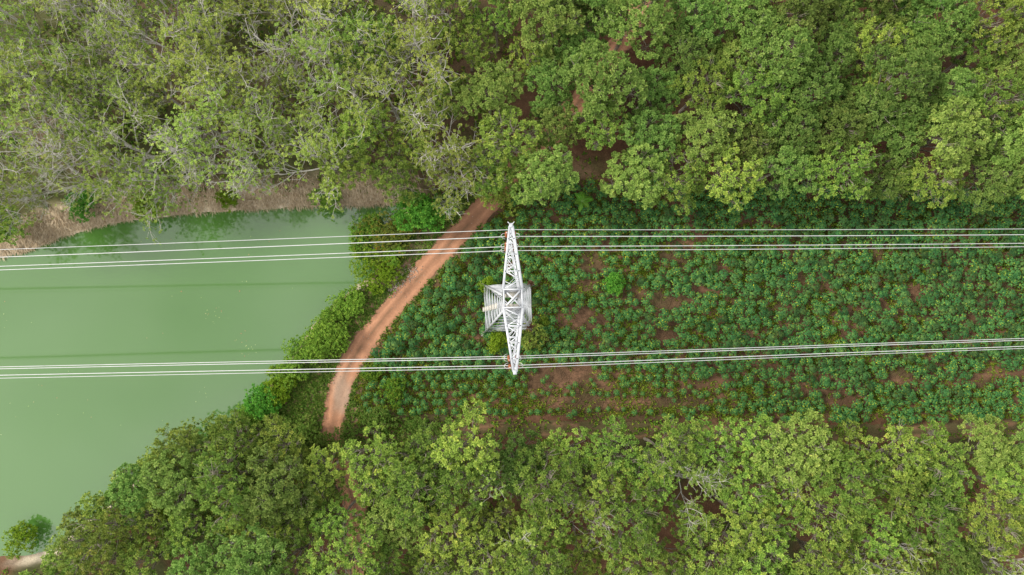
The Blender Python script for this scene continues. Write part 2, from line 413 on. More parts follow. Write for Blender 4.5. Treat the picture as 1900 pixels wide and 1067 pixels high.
# ------------------------------------------------------------------ foliage primitives
def leaf_quads(C, D, N, L, Wd, cup=.12):
    """one kite-shaped leaf per row: root C, direction D, normal N"""
    side = np.cross(D, N); side /= (np.linalg.norm(side, axis=1, keepdims=True)+1e-9)
    up = np.cross(side, D)
    L = np.asarray(L)[:, None]; Wd = np.asarray(Wd)[:, None]
    a = C; mid = C+D*L*.5+up*L*cup*.5
    b = mid+side*Wd*.5; e = mid-side*Wd*.5; t = C+D*L-up*L*cup*.6
    return np.stack([a, b, t, e], 1).reshape(-1, 3)
def unit(v): return v/(np.linalg.norm(v, axis=-1, keepdims=True)+1e-9)
def rosettes(rng, C, A, n, L, Wr=.5, spread=(25, 105), droop=.25, fill=.35):
    """tufts of leaves round twig tips C pointing along A"""
    k = len(C)
    C = np.repeat(C, n, 0); A = np.repeat(unit(A), n, 0)
    r = rng.normal(size=A.shape); U = unit(np.cross(A, r))
    th = np.radians(rng.uniform(spread[0], spread[1], len(A)))[:, None]
    D = unit(np.cos(th)*A+np.sin(th)*U); D[:, 2] -= droop*rng.random(len(D)); D = unit(D)
    N = unit(A*.8+np.array((0, 0, .7))+rng.normal(size=A.shape)*.35)
    ln = L*rng.uniform(.7, 1.25, len(A))
    st = C+D*ln[:, None]*fill*rng.random(len(A))[:, None]+A*ln[:, None]*rng.uniform(-.3, .3, len(A))[:, None]
    return leaf_quads(st, D, N, ln, ln*Wr*rng.uniform(.8, 1.2, len(A)))
def quads_idx(nv): return np.arange(nv).reshape(-1, 4)
_TR = np.random.default_rng(77)
def quad_mesh(name, V, mat, tint=None):
    me = make_mesh(name, V, quads_idx(len(V)), None, mat)
    k = len(V)//4
    if tint is None: tint = _TR.random(k)
    a = me.attributes.new('tint', 'FLOAT', 'POINT'); a.data.foreach_set('value', np.repeat(np.asarray(tint, dtype=np.float32), 4))
    return me
def tuft_tint(rng, tufts_, n, own=.62):
    """leaves of one tuft share most of their colour (young and old flushes)"""
    return np.clip(np.repeat(rng.random(tufts_), n)*own+rng.random(tufts_*n)*(1-own)*1.15-.04, 0, 1)

def grow_tree(seed, style):
    """returns meshes (trunk, branches, crown)"""
    rng = np.random.default_rng(seed)
    S = dict(dense=dict(h=6.2, limbs=7, l1=3.9, el=(24, 68), n2=6, l2=2.0, n3=5, l3=.95, ros=2.4, leaves=24, L=.23, twr=.011),
             mid=dict(h=6.0, limbs=7, l1=3.9, el=(26, 72), n2=6, l2=2.0, n3=5, l3=.95, ros=2.0, leaves=21, L=.23, twr=.013),
             sparse=dict(h=5.6, limbs=7, l1=4.4, el=(24, 66), n2=8, l2=2.2, n3=7, l3=1.15, ros=1.35, leaves=20, L=.135, twr=.015),
             bare=dict(h=5.6, limbs=6, l1=4.4, el=(30, 70), n2=8, l2=2.2, n3=7, l3=1.1, ros=.5, leaves=9, L=.16, twr=.017))[style]
    tr = Soup(); br = Soup(); tips = []; dirs = []
    def path(p, d, length, n, wander, lift):
        P = [p]; 
        for i in range(n):
            d = d+rng.normal(size=3)*wander+np.array((0, 0, lift)); d = d/np.linalg.norm(d)
            p = p+d*length/n; P.append(p)
        return np.array(P), d
    h = S['h']*rng.uniform(.92, 1.1)
    T, d = path(np.array((0, 0, -.25)), np.array((rng.normal()*.06, rng.normal()*.06, 1.0)), h, 6, .05, .03)
    tr.tube(T, np.linspace(.17, .10, len(T)), 7)
    az0 = rng.uniform(0, 6.28)
    for i in range(S['limbs']):
        f = .55+.45*(i+1)/S['limbs']; k = f*(len(T)-1); k0 = min(int(k), len(T)-2); p = T[k0]+(T[k0+1]-T[k0])*(k-k0)
        az = az0+i*2.4+rng.normal()*.35; el = math.radians(rng.uniform(*S['el'])); 
        if i == S['limbs']-1: el = math.radians(80)
        d = np.array((math.cos(az)*math.cos(el), math.sin(az)*math.cos(el), math.sin(el)))
        l1 = S['l1']*rng.uniform(.75, 1.15)
        P, e = path(p, d, l1, 6, .12, .05)
        r0 = .075*rng.uniform(.85, 1.15); br.tube(P, np.linspace(r0, r0*.4, len(P)), 5)
        for j in range(S['n2']):
            f2 = .35+.65*(j+1)/S['n2']; k = f2*(len(P)-1); a = min(int(k), len(P)-2); p2 = P[a]+(P[a+1]-P[a])*(k-a); dd = unit(P[a+1]-P[a])
            q = dd*.75+unit(rng.normal(size=3))*.75+np.array((0, 0, .25)); q = unit(q)
            P2, e2 = path(p2, q, S['l2']*rng.uniform(.6, 1.2), 4, .16, .06)
            br.tube(P2, np.linspace(.036, .018, len(P2)), 4)
            for m_ in range(S['n3']):
                f3 = .3+.7*(m_+1)/S['n3']; k = f3*(len(P2)-1); a = min(int(k), len(P2)-2); p3 = P2[a]+(P2[a+1]-P2[a])*(k-a); dd3 = unit(P2[a+1]-P2[a])
                q3 = unit(dd3*.6+unit(rng.normal(size=3))*.8+np.array((0, 0, .35)))
                P3, e3 = path(p3, q3, S['l3']*rng.uniform(.5, 1.2), 2, .2, .08)
                br.tube(P3, [S['twr'], S['twr']*.8, S['twr']*.45], 3)
                c = S['ros']; cnt = int(c)+(rng.random() < c-int(c))
                for t in range(cnt):
                    g = 1.0-.38*t; 
                    tips.append(P3[0]+(P3[-1]-P3[0])*g+(rng.normal(size=3)*.10 if t else 0)); dirs.append(e3+np.array((0, 0, .5)))
    C = np.array(tips); A = np.array(dirs)
    V = rosettes(rng, C, A, S['leaves'], S['L'])
    cm = dict(dense='dense', mid='mid', sparse='sparse', bare='sparse')[style]
    bm = 'barkd' if style in ('dense', 'mid') else 'bark'
    return (tr.mesh('trunk_'+style, M[bm], True), br.mesh('branches_'+style, M[bm], True), quad_mesh('crown_'+style, V, M[cm], tuft_tint(rng, len(C), S['leaves'])))

def grow_lobed(seed, style):
    """full crown: leaf tufts over a cluster of overlapping lobes carried by forking limbs"""
    rng = np.random.default_rng(seed)
    D = style == 'dense'
    tr = Soup(); br = Soup(); tips = []; dirs = []
    h = 5.4*rng.uniform(.92, 1.08); bend = rng.normal(size=2)*.25
    T = np.array([(bend[0]*f*f, bend[1]*f*f, -.25+(h+.25)*f) for f in np.linspace(0, 1, 6)])
    tr.tube(T, np.linspace(.17, .11, 6), 7)
    nl = int(rng.integers(10, 13)) if D else int(rng.integers(12, 16))
    az0 = rng.uniform(0, 6.28); ax = rng.uniform(.85, 1.18)
    for i in range(nl):
        f = (i+.3)/nl; rr = 2.35*math.sqrt(f)*rng.uniform(.85, 1.12); az = az0+i*2.39996+rng.normal()*.2
        c = np.array((math.cos(az)*rr*ax, math.sin(az)*rr/ax, h+4.0-.30*rr*rr+rng.normal()*.35))
        R = rng.uniform(.85, 1.25)*(1.0 if D else .80)
        # limb from the trunk top to the lobe
        p = T[-1-int(rng.integers(0, 2))]; m1 = p+(c-p)*np.array((.35, .35, .5))+rng.normal(size=3)*.12; m2 = p+(c-p)*np.array((.72, .72, .8))+rng.normal(size=3)*.12
        br.tube([p, m1, m2, c], [.075, .055, .036, .018], 5)
        n = int((44 if D else 32)*R*R/1.0)
        d = unit(rng.normal(size=(n, 3))); d[:, 2] = np.abs(d[:, 2])*1.0-.28; d = unit(d)
        d = d[rng.random(n) < np.clip(.55+.6*d[:, 2]+.4*(d[:, 0]*math.cos(az)+d[:, 1]*math.sin(az)), .15, 1)]
        Rz = R*rng.uniform(.92, 1.1, len(d))[:, None]
        P = c+d*Rz*np.array((1, 1, .85))
        tips.append(P); dirs.append(d+np.array((0, 0, .45)))
        for k in range(0, len(P), 2 if D else 1):
            a = c-np.array((0, 0, R*.75)); mm = (a+P[k])/2+rng.normal(size=3)*.1
            br.tube([a, mm, P[k]-d[k]*.04], [.016, .012, .007], 3)
        if rng.random() < (.25 if D else .5):        # a dead snag poking through
            q = unit(np.array((math.cos(az)*.6, math.sin(az)*.6, .8))+rng.normal(size=3)*.3)
            for k in range(4):
                e = c+unit(q+rng.normal(size=3)*.35)*R*rng.uniform(1.0, 1.45); br.tube([c, (c+e)/2+rng.normal(size=3)*.08, e], [.03, .022, .008], 3)
    C = np.concatenate(tips); A = np.concatenate(dirs)
    nn = 52 if D else 46
    V = rosettes(rng, C, A, nn, .135, .52, (8, 122), .12, 1.0)
    Ci = C-unit(A)*.28+rng.normal(size=C.shape)*.15                    # looser inner leaves
    V2 = rosettes(rng, Ci, A, 6, .18, .5, (40, 140), .3)
    bm = 'barkd'
    return (tr.mesh('trunk_'+style, M[bm], True), br.mesh('branches_'+style, M[bm], True), quad_mesh('crown_'+style, np.concatenate([V, V2]), M[style], np.concatenate([tuft_tint(rng, len(C), nn), rng.random(len(C)*6)*.5])))

VARS = {s: [(grow_lobed if s in ('dense', 'mid') else grow_tree)(100*k+i, s) for i in range(cnt)] for k, (s, cnt) in enumerate((('dense', 6), ('mid', 6), ('sparse', 7), ('bare', 3)))}

ORD = ['first', 'second', 'third', 'fourth', 'fifth', 'sixth', 'seventh', 'eighth', 'ninth', 'tenth', 'eleventh', 'twelfth', 'thirteenth', 'fourteenth', 'fifteenth', 'sixteenth', 'seventeenth', 'eighteenth', 'nineteenth', 'twentieth'] + ['twenty-'+w for w in ('first', 'second', 'third', 'fourth', 'fifth', 'sixth', 'seventh', 'eighth', 'ninth')]
LOOK = dict(dense='full round green crown', mid='open yellow-green crown', sparse='thin pale-branched crown', bare='almost leafless grey branches')
CROWN_Z = 8.6
TREE_N = dict(dense=0, mid=0, sparse=0, bare=0)
def place_tree(x, y, style, scale, rot, tilt, label, group):
    tr, br, cr = VARS[style][TREE_N[style] % len(VARS[style])]; TREE_N[style] += 1
    t = empty('rubber_tree', (x, y, gz1(x, y)), (tilt[0], tilt[1], rot), scale)
    # tilt is given in world axes, so turn about z first
    t.rotation_euler = (Matrix.Rotation(tilt[0], 3, 'X') @ Matrix.Rotation(tilt[1], 3, 'Y') @ Matrix.Rotation(rot, 3, 'Z')).to_euler()
    link('trunk', tr, t); link('branches', br, t); link('crown', cr, t)
    tag(t, label, 'tree', group)
    return t

def rows(row_defs, gaps, wood, group):
    """row_defs: (row name, crown-centre line in photo pixels, spacing px, style function)"""
    for name, line, step, style_fn, tilt_fn in row_defs:
        xs = [p[0] for p in line]; ys = [p[1] for p in line]
        spots = []; x = xs[0]
        while x <= xs[-1]:
            py = float(np.interp(x, xs, ys))+random.uniform(-15, 15); pxx = x+random.uniform(-14, 14)
            x += step*random.uniform(.86, 1.14)
            if any(abs(pxx-g[0]) < g[2] and abs(py-g[1]) < g[3] for g in gaps): continue
            spots.append((pxx, py))
        spots.sort()
        for i, (pxx, py) in enumerate(spots):
            st = style_fn(pxx, py); sc = random.uniform(.88, 1.26)*(1.06 if st == 'dense' else 1)
            p = at(pxx, py, CROWN_Z*sc)
            tl = tilt_fn(pxx, py)
            bx, by = p.x-math.sin(tl[1])*CROWN_Z*sc, p.y+math.sin(tl[0])*CROWN_Z*sc
            sd = float(pond_sd(np.array([bx]), np.array([by]))[0])
            step_ = (.4, -.3) if wood == 'lower' else (0, .4)
            for _ in range(20):                   # trunks stand on the bank, not in the water
                if sd >= .6: break
                bx += step_[0]; by += step_[1]
                sd = float(pond_sd(np.array([bx]), np.array([by]))[0])
            place_tree(bx, by, st, sc, random.uniform(0, 6.28), tl,
                       f'{ORD[i]} rubber tree from the left in the {wood} wood\'s {name} row, {LOOK[st]}', group)
def no_tilt(x, y): return (random.gauss(0, .05), random.gauss(0, .05))
def to_pond(x, y):          # lean out over the water / the clearing (south)
    return (random.uniform(.12, .26) if x < 760 else random.gauss(.05, .05), random.gauss(0, .07))
def lean_north(x, y): return (-random.uniform(.02, .12), random.gauss(0, .06))
def style_up(x, y):
    r = random.random()
    t = (x-620)/520+random.gauss(0, .18)      # left: thin, right: dense
    if t < .15: return 'bare' if r < (.55 if y > 270 else .2) else 'sparse'
    if t < .6: return 'sparse' if r < .35 else 'mid'
    return 'dense' if r < .85 else 'mid'
def style_low(x, y):
    r = random.random()
    if x < 330: return 'dense' if r < .35 else 'mid'
    if y < 872: return 'mid' if r < .8 else 'dense'
    if x > 1380: return 'mid' if r < .62 else ('sparse' if r < .9 else 'dense')
    return 'mid' if r < .78 else ('sparse' if r < .9 else 'dense')

UP_GAPS = [(1160, 80, 20, 25), (1345, 130, 20, 28), (1290, 215, 16, 18), (1500, 85, 16, 16), (1080, 350, 62, 50)]
front = [(-60, 395), (60, 365), (200, 330), (330, 325), (520, 315), (700, 320), (790, 330), (900, 345), (1000, 330), (1150, 320), (1300, 330), (1480, 325), (1600, 330), (1800, 330), (1960, 335)]
up_rows = []
for k, nm in enumerate(['front', 'second', 'third', 'fourth', 'fifth', 'topmost']):
    ln = [(a, b-8-75*k*(1 if b < 340 else 1.08)) for a, b in front]
    up_rows.append((nm, ln, 91, style_up, to_pond if k == 0 else no_tilt))
rows(up_rows, UP_GAPS, 'upper', 'rubber trees of the wood above the pond and field')
LOW_GAPS = [(1640, 805, 60, 25), (640, 920, 22, 30)]
low_rows = []
lf = [(480, 825), (600, 866), (720, 850), (900, 840), (1100, 845), (1300, 838), (1500, 835), (1700, 850), (1960, 835)]
low_rows.append(('front', [(330, 850)]+[(430, 822)]+lf[1:], 88, style_low, lean_north))
low_rows.append(('second', [(235, 905), (400, 900), (1960, 893)], 90, style_low, no_tilt))
low_rows.append(('third', [(165, 985), (400, 975), (1960, 968)], 90, style_low, no_tilt))
low_rows.append(('fourth', [(105, 1055), (400, 1048), (1960, 1045)], 90, style_low, no_tilt))
low_rows.append(('bottom', [(60, 1122), (1960, 1118)], 95, style_low, no_tilt))
rows(low_rows, LOW_GAPS, 'lower', 'rubber trees of the wood below the field')

# ------------------------------------------------------------------ shrubs
def bush_mesh(seed, rx, ry, h, n, L, mat, lobes=9, tuft=12):
    """uneven mound: leaf tufts over many overlapping lobes, on a few woody stems"""
    rng = np.random.default_rng(seed); st = Soup()
    cen = []; rad = []
    for i in range(lobes):
        a = rng.uniform(0, 6.28); r = math.sqrt(rng.random())*.62
        z = h*(.80-.40*r*r)*rng.uniform(.8, 1.05)
        cen.append((math.cos(a)*r*rx, math.sin(a)*r*ry, z)); rad.append(min(rx, ry)*rng.uniform(.34, .52))
        b = np.array((math.cos(a)*r*rx*.15, math.sin(a)*r*ry*.15, -.1)); e = np.array(cen[-1]); m_ = (b+e)/2+rng.normal(size=3)*.08
        st.tube([b, m_, e], [.045, .03, .012], 4)
    cen = np.array(cen); rad = np.array(rad)
    n = int(n*2.4); k = max(1, n//tuft); w = rng.integers(0, lobes, k)
    d = unit(rng.normal(size=(k, 3))); d[:, 2] = np.abs(d[:, 2])*1.1-.25; d = unit(d)
    P = cen[w]+d*(rad[w]*rng.uniform(.55, 1.08, k))[:, None]
    P[:, 2] = np.maximum(P[:, 2], .1)
    V = rosettes(rng, P, d+np.array((0, 0, .5)), tuft, L, .55, (15, 110), .2)
    return st.mesh('stem', M['stem']), quad_mesh('foliage', V, M[mat], tuft_tint(rng, k, tuft, .5))
def shrub(px, py, rpx, mat, h, label, group='shrubs on the bank between pond and track', n=2600, L=.16, asp=1.0, name='shrub', seed=None, lobes=10, tuft=12, fr=.66):
    if group.startswith('shrubs on the bank') and name == 'shrub': h *= .72
    p = at(px, py, h*fr); r = 1.12*rpx*(CAM_H-h*fr)/FPX
    s, f = bush_mesh(seed or int(px*7+py), r*asp, r/asp, h, n, L, mat, lobes, tuft)
    z0 = gz1(p.x, p.y)
    t = empty(name, (p.x, p.y, max(z0, WATER_Z-.15))); link('stem', s, t); link('foliage', f, t)
    return tag(t, label, 'shrub', group)
shrub(785, 392, 52, 'bright', 4.2, 'vivid bright green bushy tree beside the top end of the dirt track', n=3600, L=.24, lobes=12, name='bushy_tree', tuft=14)
shrub(706, 435, 56, 'olive', 3.4, 'olive shrub flecked with orange and yellow leaves under the upper wires', n=4600, L=.15, lobes=14)
shrub(680, 425, 36, 'shrub', 2.6, 'pale green shrub at the water\'s edge left of the orange-flecked shrub', n=2200, L=.17)
shrub(668, 462, 22, 'shrub', 2.2, 'small green shrub at the water\'s edge just under the upper wires', n=1000, L=.16, lobes=6)
shrub(695, 500, 46, 'lime', 3.0, 'lime green round shrub below the upper wires at the pond corner', n=4200, L=.14, lobes=13)
shrub(735, 480, 24, 'shrub', 2.0, 'dark green shrub between the lime shrub and the track', n=1300, L=.15, lobes=7)
shrub(745, 425, 30, 'olive', 2.4, 'yellowish shrub between the orange-flecked shrub and the track', n=1500, L=.15, lobes=8)
shrub(650, 555, 34, 'shrub', 2.0, 'loose green bush just below the lime shrub on the shore', n=2000, L=.15, lobes=9)
shrub(618, 578, 34, 'shrub', 2.2, 'bush on the shore above the big round bush', n=2000, L=.15, lobes=9)
shrub(600, 628, 47, 'shrub', 3.0, 'largest round green bush on the shore beside the dirt track', n=5200, L=.15, lobes=16)
shrub(550, 648, 32, 'shrub', 2.3, 'green bush at the water left of the largest round bush', n=2000, L=.15, lobes=9)
shrub(535, 690, 34, 'shrub', 2.4, 'green bush beneath the lower wires at the pond edge', n=2200, L=.15, lobes=9)
shrub(512, 715, 34, 'lime', 2.6, 'lime green bush just below the lower wires on the shore', n=2400, L=.17, lobes=9)
shrub(488, 752, 38, 'bright', 2.9, 'deep green glossy bush lowest in the row along the shore', n=2600, L=.19, lobes=10)
shrub(452, 775, 30, 'shrub', 2.4, 'dull green bush between the shore hedge and the lower wood', n=1700, L=.16, lobes=8)
shrub(270, 380, 34, 'lime', 1.8, 'low lime bush on the dry bank above the pond, right of two', n=1700, L=.17, lobes=8, group='shrubs on the far bank of the pond')
shrub(155, 378, 34, 'bright', 2.0, 'green bush at the top of the dry bank, left of the low lime bush', n=1600, L=.17, lobes=8, group='shrubs on the far bank of the pond')
shrub(420, 372, 22, 'lime', 1.6, 'small lime bush on the dry bank near the middle of the pond', n=1000, L=.16, lobes=6, group='shrubs on the far bank of the pond')
shrub(600, 375, 30, 'shrub', 1.8, 'green bush overhanging the water at the dry bank\'s right part', n=1500, L=.16, lobes=8, group='shrubs on the far bank of the pond')
shrub(15, 425, 40, 'shrub', 3.0, 'dark green bush at the left edge of the photo above the bank', n=2300, L=.18, lobes=9, group='shrubs on the far bank of the pond')
shrub(20, 1008, 34, 'lime', 2.0, 'bright green bush standing in for a tree reflection at the bottom left corner', n=1800, L=.16, lobes=8, group='foliage standing in for a reflection in the pond corner')  # added foliage in place of an out-of-view tree's reflection on the water
# saplings round the pylon
GP = 'saplings in the cassava field'
shrub(908, 530, 17, 'lime', 3.0, 'slender yellow-green sapling at the pylon\'s upper left foot', GP, 700, .17, lobes=6, name='sapling')
shrub(925, 632, 24, 'lime', 2.6, 'leafy green sapling at the pylon\'s lower left foot', GP, 1100, .17, lobes=8, name='sapling')
shrub(982, 622, 30, 'mid', 2.8, 'pale leafy sapling at the pylon\'s lower right foot', GP, 1500, .17, lobes=9, name='sapling')
shrub(1138, 522, 24, 'bright', 2.2, 'round fresh green sapling standing alone right of the pylon', GP, 1500, .17, lobes=9, name='sapling')
shrub(1008, 598, 14, 'weed', 1.6, 'small dark sapling just right of the pylon', GP, 500, .15, lobes=5, name='sapling')
shrub(690, 690, 24, 'weed', 1.4, 'low green weed bush right of the track under the lower wires', GP, 1200, .14, lobes=8, name='weed_bush')
shrub(730, 725, 30, 'weed', 1.5, 'low green weed bush below the lower wires near the track\'s foot', GP, 1500, .14, lobes=9, name='weed_bush')
# ragged scrub along the foot of the lower wood and the edge by the track
for k, (a, b, r_, mt, tx) in enumerate([(560, 800, 34, 'grass', 'grey-green scrub bush left of the track\'s lower end'), (515, 800, 26, 'grass', 'grey-green scrub bush beneath the deep green shore bush'), (700, 790, 34, 'grass', 'grey-green scrub bush right of the track\'s lower end'),
                                (640, 815, 30, 'grass', 'grey-green scrub bush growing over the track\'s lower end'), (600, 830, 30, 'grass', 'scrub bush in the wood edge below the track\'s lower end'),
                                (770, 800, 30, 'grass', 'scrub bush at the lower wood\'s edge, second right of the track'), (845, 372, 26, 'grass', 'scrub bush left of the track where it enters the upper wood'), (990, 350, 26, 'weed', 'scrub bush at the upper left corner of the field')]):
    shrub(a, b, r_, mt, 1.7, tx, 'scrub along the wood edges', 1500, .15, lobes=9, seed=900+k, name='scrub_bush')

GT = 'bushy trees leaning over the lower left shore'
for a, b, r_, h_, mt, tx in ((412, 800, 40, 4.5, 'mid', 'bushy tree over the water next below the shore hedge'), (345, 830, 44, 5.0, 'dense', 'dark bushy tree over the water, second below the shore hedge'),
                             (290, 868, 46, 5.0, 'mid', 'yellowish bushy tree over the water, third below the shore hedge'), (238, 908, 44, 5.0, 'dense', 'dark bushy tree over the water, fourth below the shore hedge'),
                             (185, 955, 46, 5.0, 'mid', 'bushy tree over the water left of the lower wood, second from the corner'), (130, 1010, 48, 5.0, 'dense', 'bushy tree nearest the bottom left corner beside the pond'),
                             (350, 985, 50, 5.5, 'dense', 'rounded dark bushy tree in the lower left wood, right of the lime one'), (928, 350, 48, 5.0, 'mid', 'pale bushy tree roofing the track where it enters the upper wood'), (415, 955, 46, 5.5, 'mid', 'rounded pale bushy tree in the lower left wood, above the dark rounded one'),
                             (300, 945, 52, 5.5, 'lime', 'bright lime bushy tree inside the lower left wood'), (395, 880, 46, 5.0, 'mid', 'pale bushy tree behind the shore trees of the lower left wood')):
    shrub(a, b, r_, mt, h_, tx, GT if a < 500 else 'bushy trees beside the track', 3600, .17, lobes=15, name='bushy_tree', tuft=16)

# banana plant: each leaf a bent blade with a midrib
def banana():
    p = at(1080, 374, 1.6); t = empty('banana_plant', (p.x, p.y, gz1(p.x, p.y)))
    s = Soup(); s.tube([(0, 0, -.1), (.02, 0, .8), (0, .02, 1.7)], [.13, .11, .07], 8); link('stem', s.mesh('stem', M['weed'], True), t)
    rng = np.random.default_rng(5)
    for az, L in ((128, 1.45), (95, 1.35), (78, 1.25), (30, 1.3), (12, 1.55), (-40, 1.15), (255, 1.35), (190, 1.0), (160, .9)):
        a = math.radians(az); V = []; q = []; n = 9
        for i in range(n):
            f = i/(n-1); r = L*f*(1-.12*f*f); z = 1.65+L*(.55*f-.75*f*f); w = .25*math.sin(math.pi*min(1, f*1.02+.03))**.6*(.95 if f > .05 else .2)
            for u, dz in ((-1, .07), (0, 0), (1, .07)):
                V.append((math.cos(a)*r-math.sin(a)*u*w, math.sin(a)*r+math.cos(a)*u*w, z+dz*w/.25+rng.normal()*.008))
        for i in range(n-1):
            for u in (0, 1): b = i*3+u; q.append((b, b+1, b+4, b+3))
        lf_ = link('leaf', make_mesh('banana_leaf', V, q, None, M['banana']), t)
        c = Soup(); c.tube([V[i*3+1] for i in range(n)], np.linspace(.022, .006, n), 4)
        link('midrib', c.mesh('midrib', M['float']), lf_)
    tag(t, 'banana plant with long bright green leaves at the field\'s upper edge', 'banana plant')
banana()

# ------------------------------------------------------------------ cassava field
def cassava_proto(seed, yellow=False):
    rng = np.random.default_rng(seed)
    V = []; n = 34
    st = Soup(); st.tube([(0, 0, -.1), (.02, .01, .5), (.0, .02, 1.0)], [.02, .018, .014], 4)
    Cs, Ds, Ns, Ls = [], [], [], []
    for i in range(n):
        f = (i+.5)/n; az = i*2.39996+rng.normal()*.25; el = math.radians(78-88*f+rng.normal()*8)
        d = np.array((math.cos(az)*math.cos(el), math.sin(az)*math.cos(el), math.sin(el)))
        r = .20+.24*f+rng.normal()*.03; c = np.array((0, 0, .92-.22*f))+d*r*np.array((1, 1, .75))
        if i % 4 == 0: st.tube([(0, 0, .85-.2*f), tuple(c)], [.006, .004], 3)
        nrm = unit(d*.8+np.array((0, 0, .9))+rng.normal(size=3)*.15); u = unit(np.cross(nrm, rng.normal(size=3))); v = np.cross(nrm, u)
        out = unit(d*np.array((1, 1, .2))); 
        for k in range(6):
            a = (k-2.5)*.82; o2 = unit(out-nrm*np.dot(out, nrm)); s2 = np.cross(nrm, o2)
            Ds.append(unit(o2*math.cos(a)+s2*math.sin(a)-nrm*.25)); Cs.append(c); Ns.append(nrm); Ls.append(.128*rng.uniform(.85, 1.2)*(1.12 if abs(a) < 1 else .9))
    Ls = np.array(Ls)
    global CAS_TINT
    CAS_TINT = tuft_tint(rng, n, 6, .7)
    return st, leaf_quads(np.array(Cs), np.array(Ds), np.array(Ns), Ls, Ls*.46, .1), CAS_TINT
CAS = [cassava_proto(s) for s in range(6)]
CAS_ST = [c[0].mesh('cassava_stem', M['stem']) for c in CAS]
CAS_LF = [quad_mesh('cassava_foliage', c[1], M['cassava'], c[2]) for c in CAS]
BARE = [(1095, 488, 36, 24), (1075, 590, 62, 34), (1235, 622, 26, 16), (1230, 560, 40, 18), (1050, 695, 75, 28), (1000, 705, 45, 22), (1692, 540, 26, 18), (1655, 695, 45, 26), (1830, 705, 50, 22), (850, 575, 26, 30), (880, 625, 30, 18),
        (1080, 745, 130, 22), (1250, 745, 90, 14), (1400, 620, 22, 14), (1160, 545, 40, 18), (1620, 480, 24, 14), (1450, 560, 18, 12), (1560, 735, 50, 20), (800, 640, 24, 12), (1240, 480, 34, 12), (1300, 440, 16, 10), (1340, 500, 20, 10), (1900, 690, 60, 14)]
BARE_W = []
for a, b, rx, ry in BARE:
    p = at(a, b, 0); k = CAM_H/FPX; BARE_W.append((p.x, p.y, rx*k, ry*k))
PYL = at(942.5, 571.5, 0.0)
def cassava():
    rng = np.random.default_rng(11)
    a = np.arange(-20, 66, .92); b = np.arange(-14, 18, .90)
    X, Y = np.meshgrid(a, b); X = X+(np.arange(len(b)) % 2)[:, None]*.4
    x = X.ravel()+rng.normal(size=X.size)*.17; y = Y.ravel()+rng.normal(size=X.size)*.17
    k = inside(FIELD, x, y) & (dist_seg(TRACK_L, x, y) > 1.8); x, y = x[k], y[k]
    dens = np.ones(len(x)); sc = np.ones(len(x))
    for (bx, by, rx, ry) in BARE_W:
        e = np.hypot((x-bx)/rx, (y-by)/ry); dens = np.minimum(dens, sstep(.4, 1.15, e)+.25); sc = np.minimum(sc, .72+.28*sstep(.4, 1.3, e)); 
    low = at(1200, 690, 0).y
    lowf = sstep(low+1.5, low-1.5, y)*sstep(45, 15, x)
    dens *= 1-.22*lowf; dens *= .72+.5*fbm(x, y, 3.5, 8); sc *= 1-.28*lowf
    left = sstep(2, -6, x-PYL.x); dens *= 1+.25*left; sc *= 1+.14*left
    sc *= rng.uniform(.84, 1.42, len(x))*(1+.14*sstep(10, 35, x))
    k = rng.random(len(x)) < dens; x, y, sc = x[k], y[k], sc[k]
    z = gz(x, y)
    vis = []
    for i in range(len(x)):
        q = to_px((x[i], y[i], 1.0)); vis.append(-5 < q[0] < 1905 and 395 < q[1] < 745 and not (905 < q[0] < 990 and 430 < q[1] < 690))
    vis = np.array(vis); order = np.argsort(-(sc+vis*10)); big = set(order[:300].tolist())
    up_y = at(1200, 462, .9).y; lo_y = at(1200, 655, .9).y
    rest = []
    for i in range(len(x)):
        rz = rng.uniform(0, 6.28); v = int(rng.integers(0, 6)); s = float(sc[i])
        if i in big:
            t = empty('cassava_plant', (x[i], y[i], z[i]), (rng.normal()*.08, rng.normal()*.08, rz), s)
            link('stem', CAS_ST[v], t); link('foliage', CAS_LF[v], t)
            wh = 'near the pylon' if x[i] < PYL.x+14 else ('in mid field' if x[i] < PYL.x+33 else 'near the right edge')
            if x[i] < PYL.x-2: lab = 'large dark green cassava plant between the dirt track and the pylon'
            elif y[i] > up_y: lab = 'large dark green cassava plant under or above the upper wires, '+wh
            elif y[i] > lo_y: lab = 'large dark green cassava plant between upper and lower wires, '+wh
            else: lab = 'large dark green cassava plant below the lower wires, '+wh
            tag(t, lab, 'cassava plant', lab.replace('large dark green cassava plant', 'cassava plants'))
        else:
            c, sn = math.cos(rz)*s, math.sin(rz)*s; W_ = CAS[v][1]
            rest.append(np.stack([W_[:, 0]*c-W_[:, 1]*sn+x[i], W_[:, 0]*sn+W_[:, 1]*c+y[i], W_[:, 2]*s+z[i]], 1))
    o = link('cassava_crop', quad_mesh('cassava_crop', np.concatenate(rest), M['cassava']))
    tag(o, 'dark green cassava plants filling the rest of the field', 'crop', kind='stuff')
    print('cassava', len(x))
cassava()

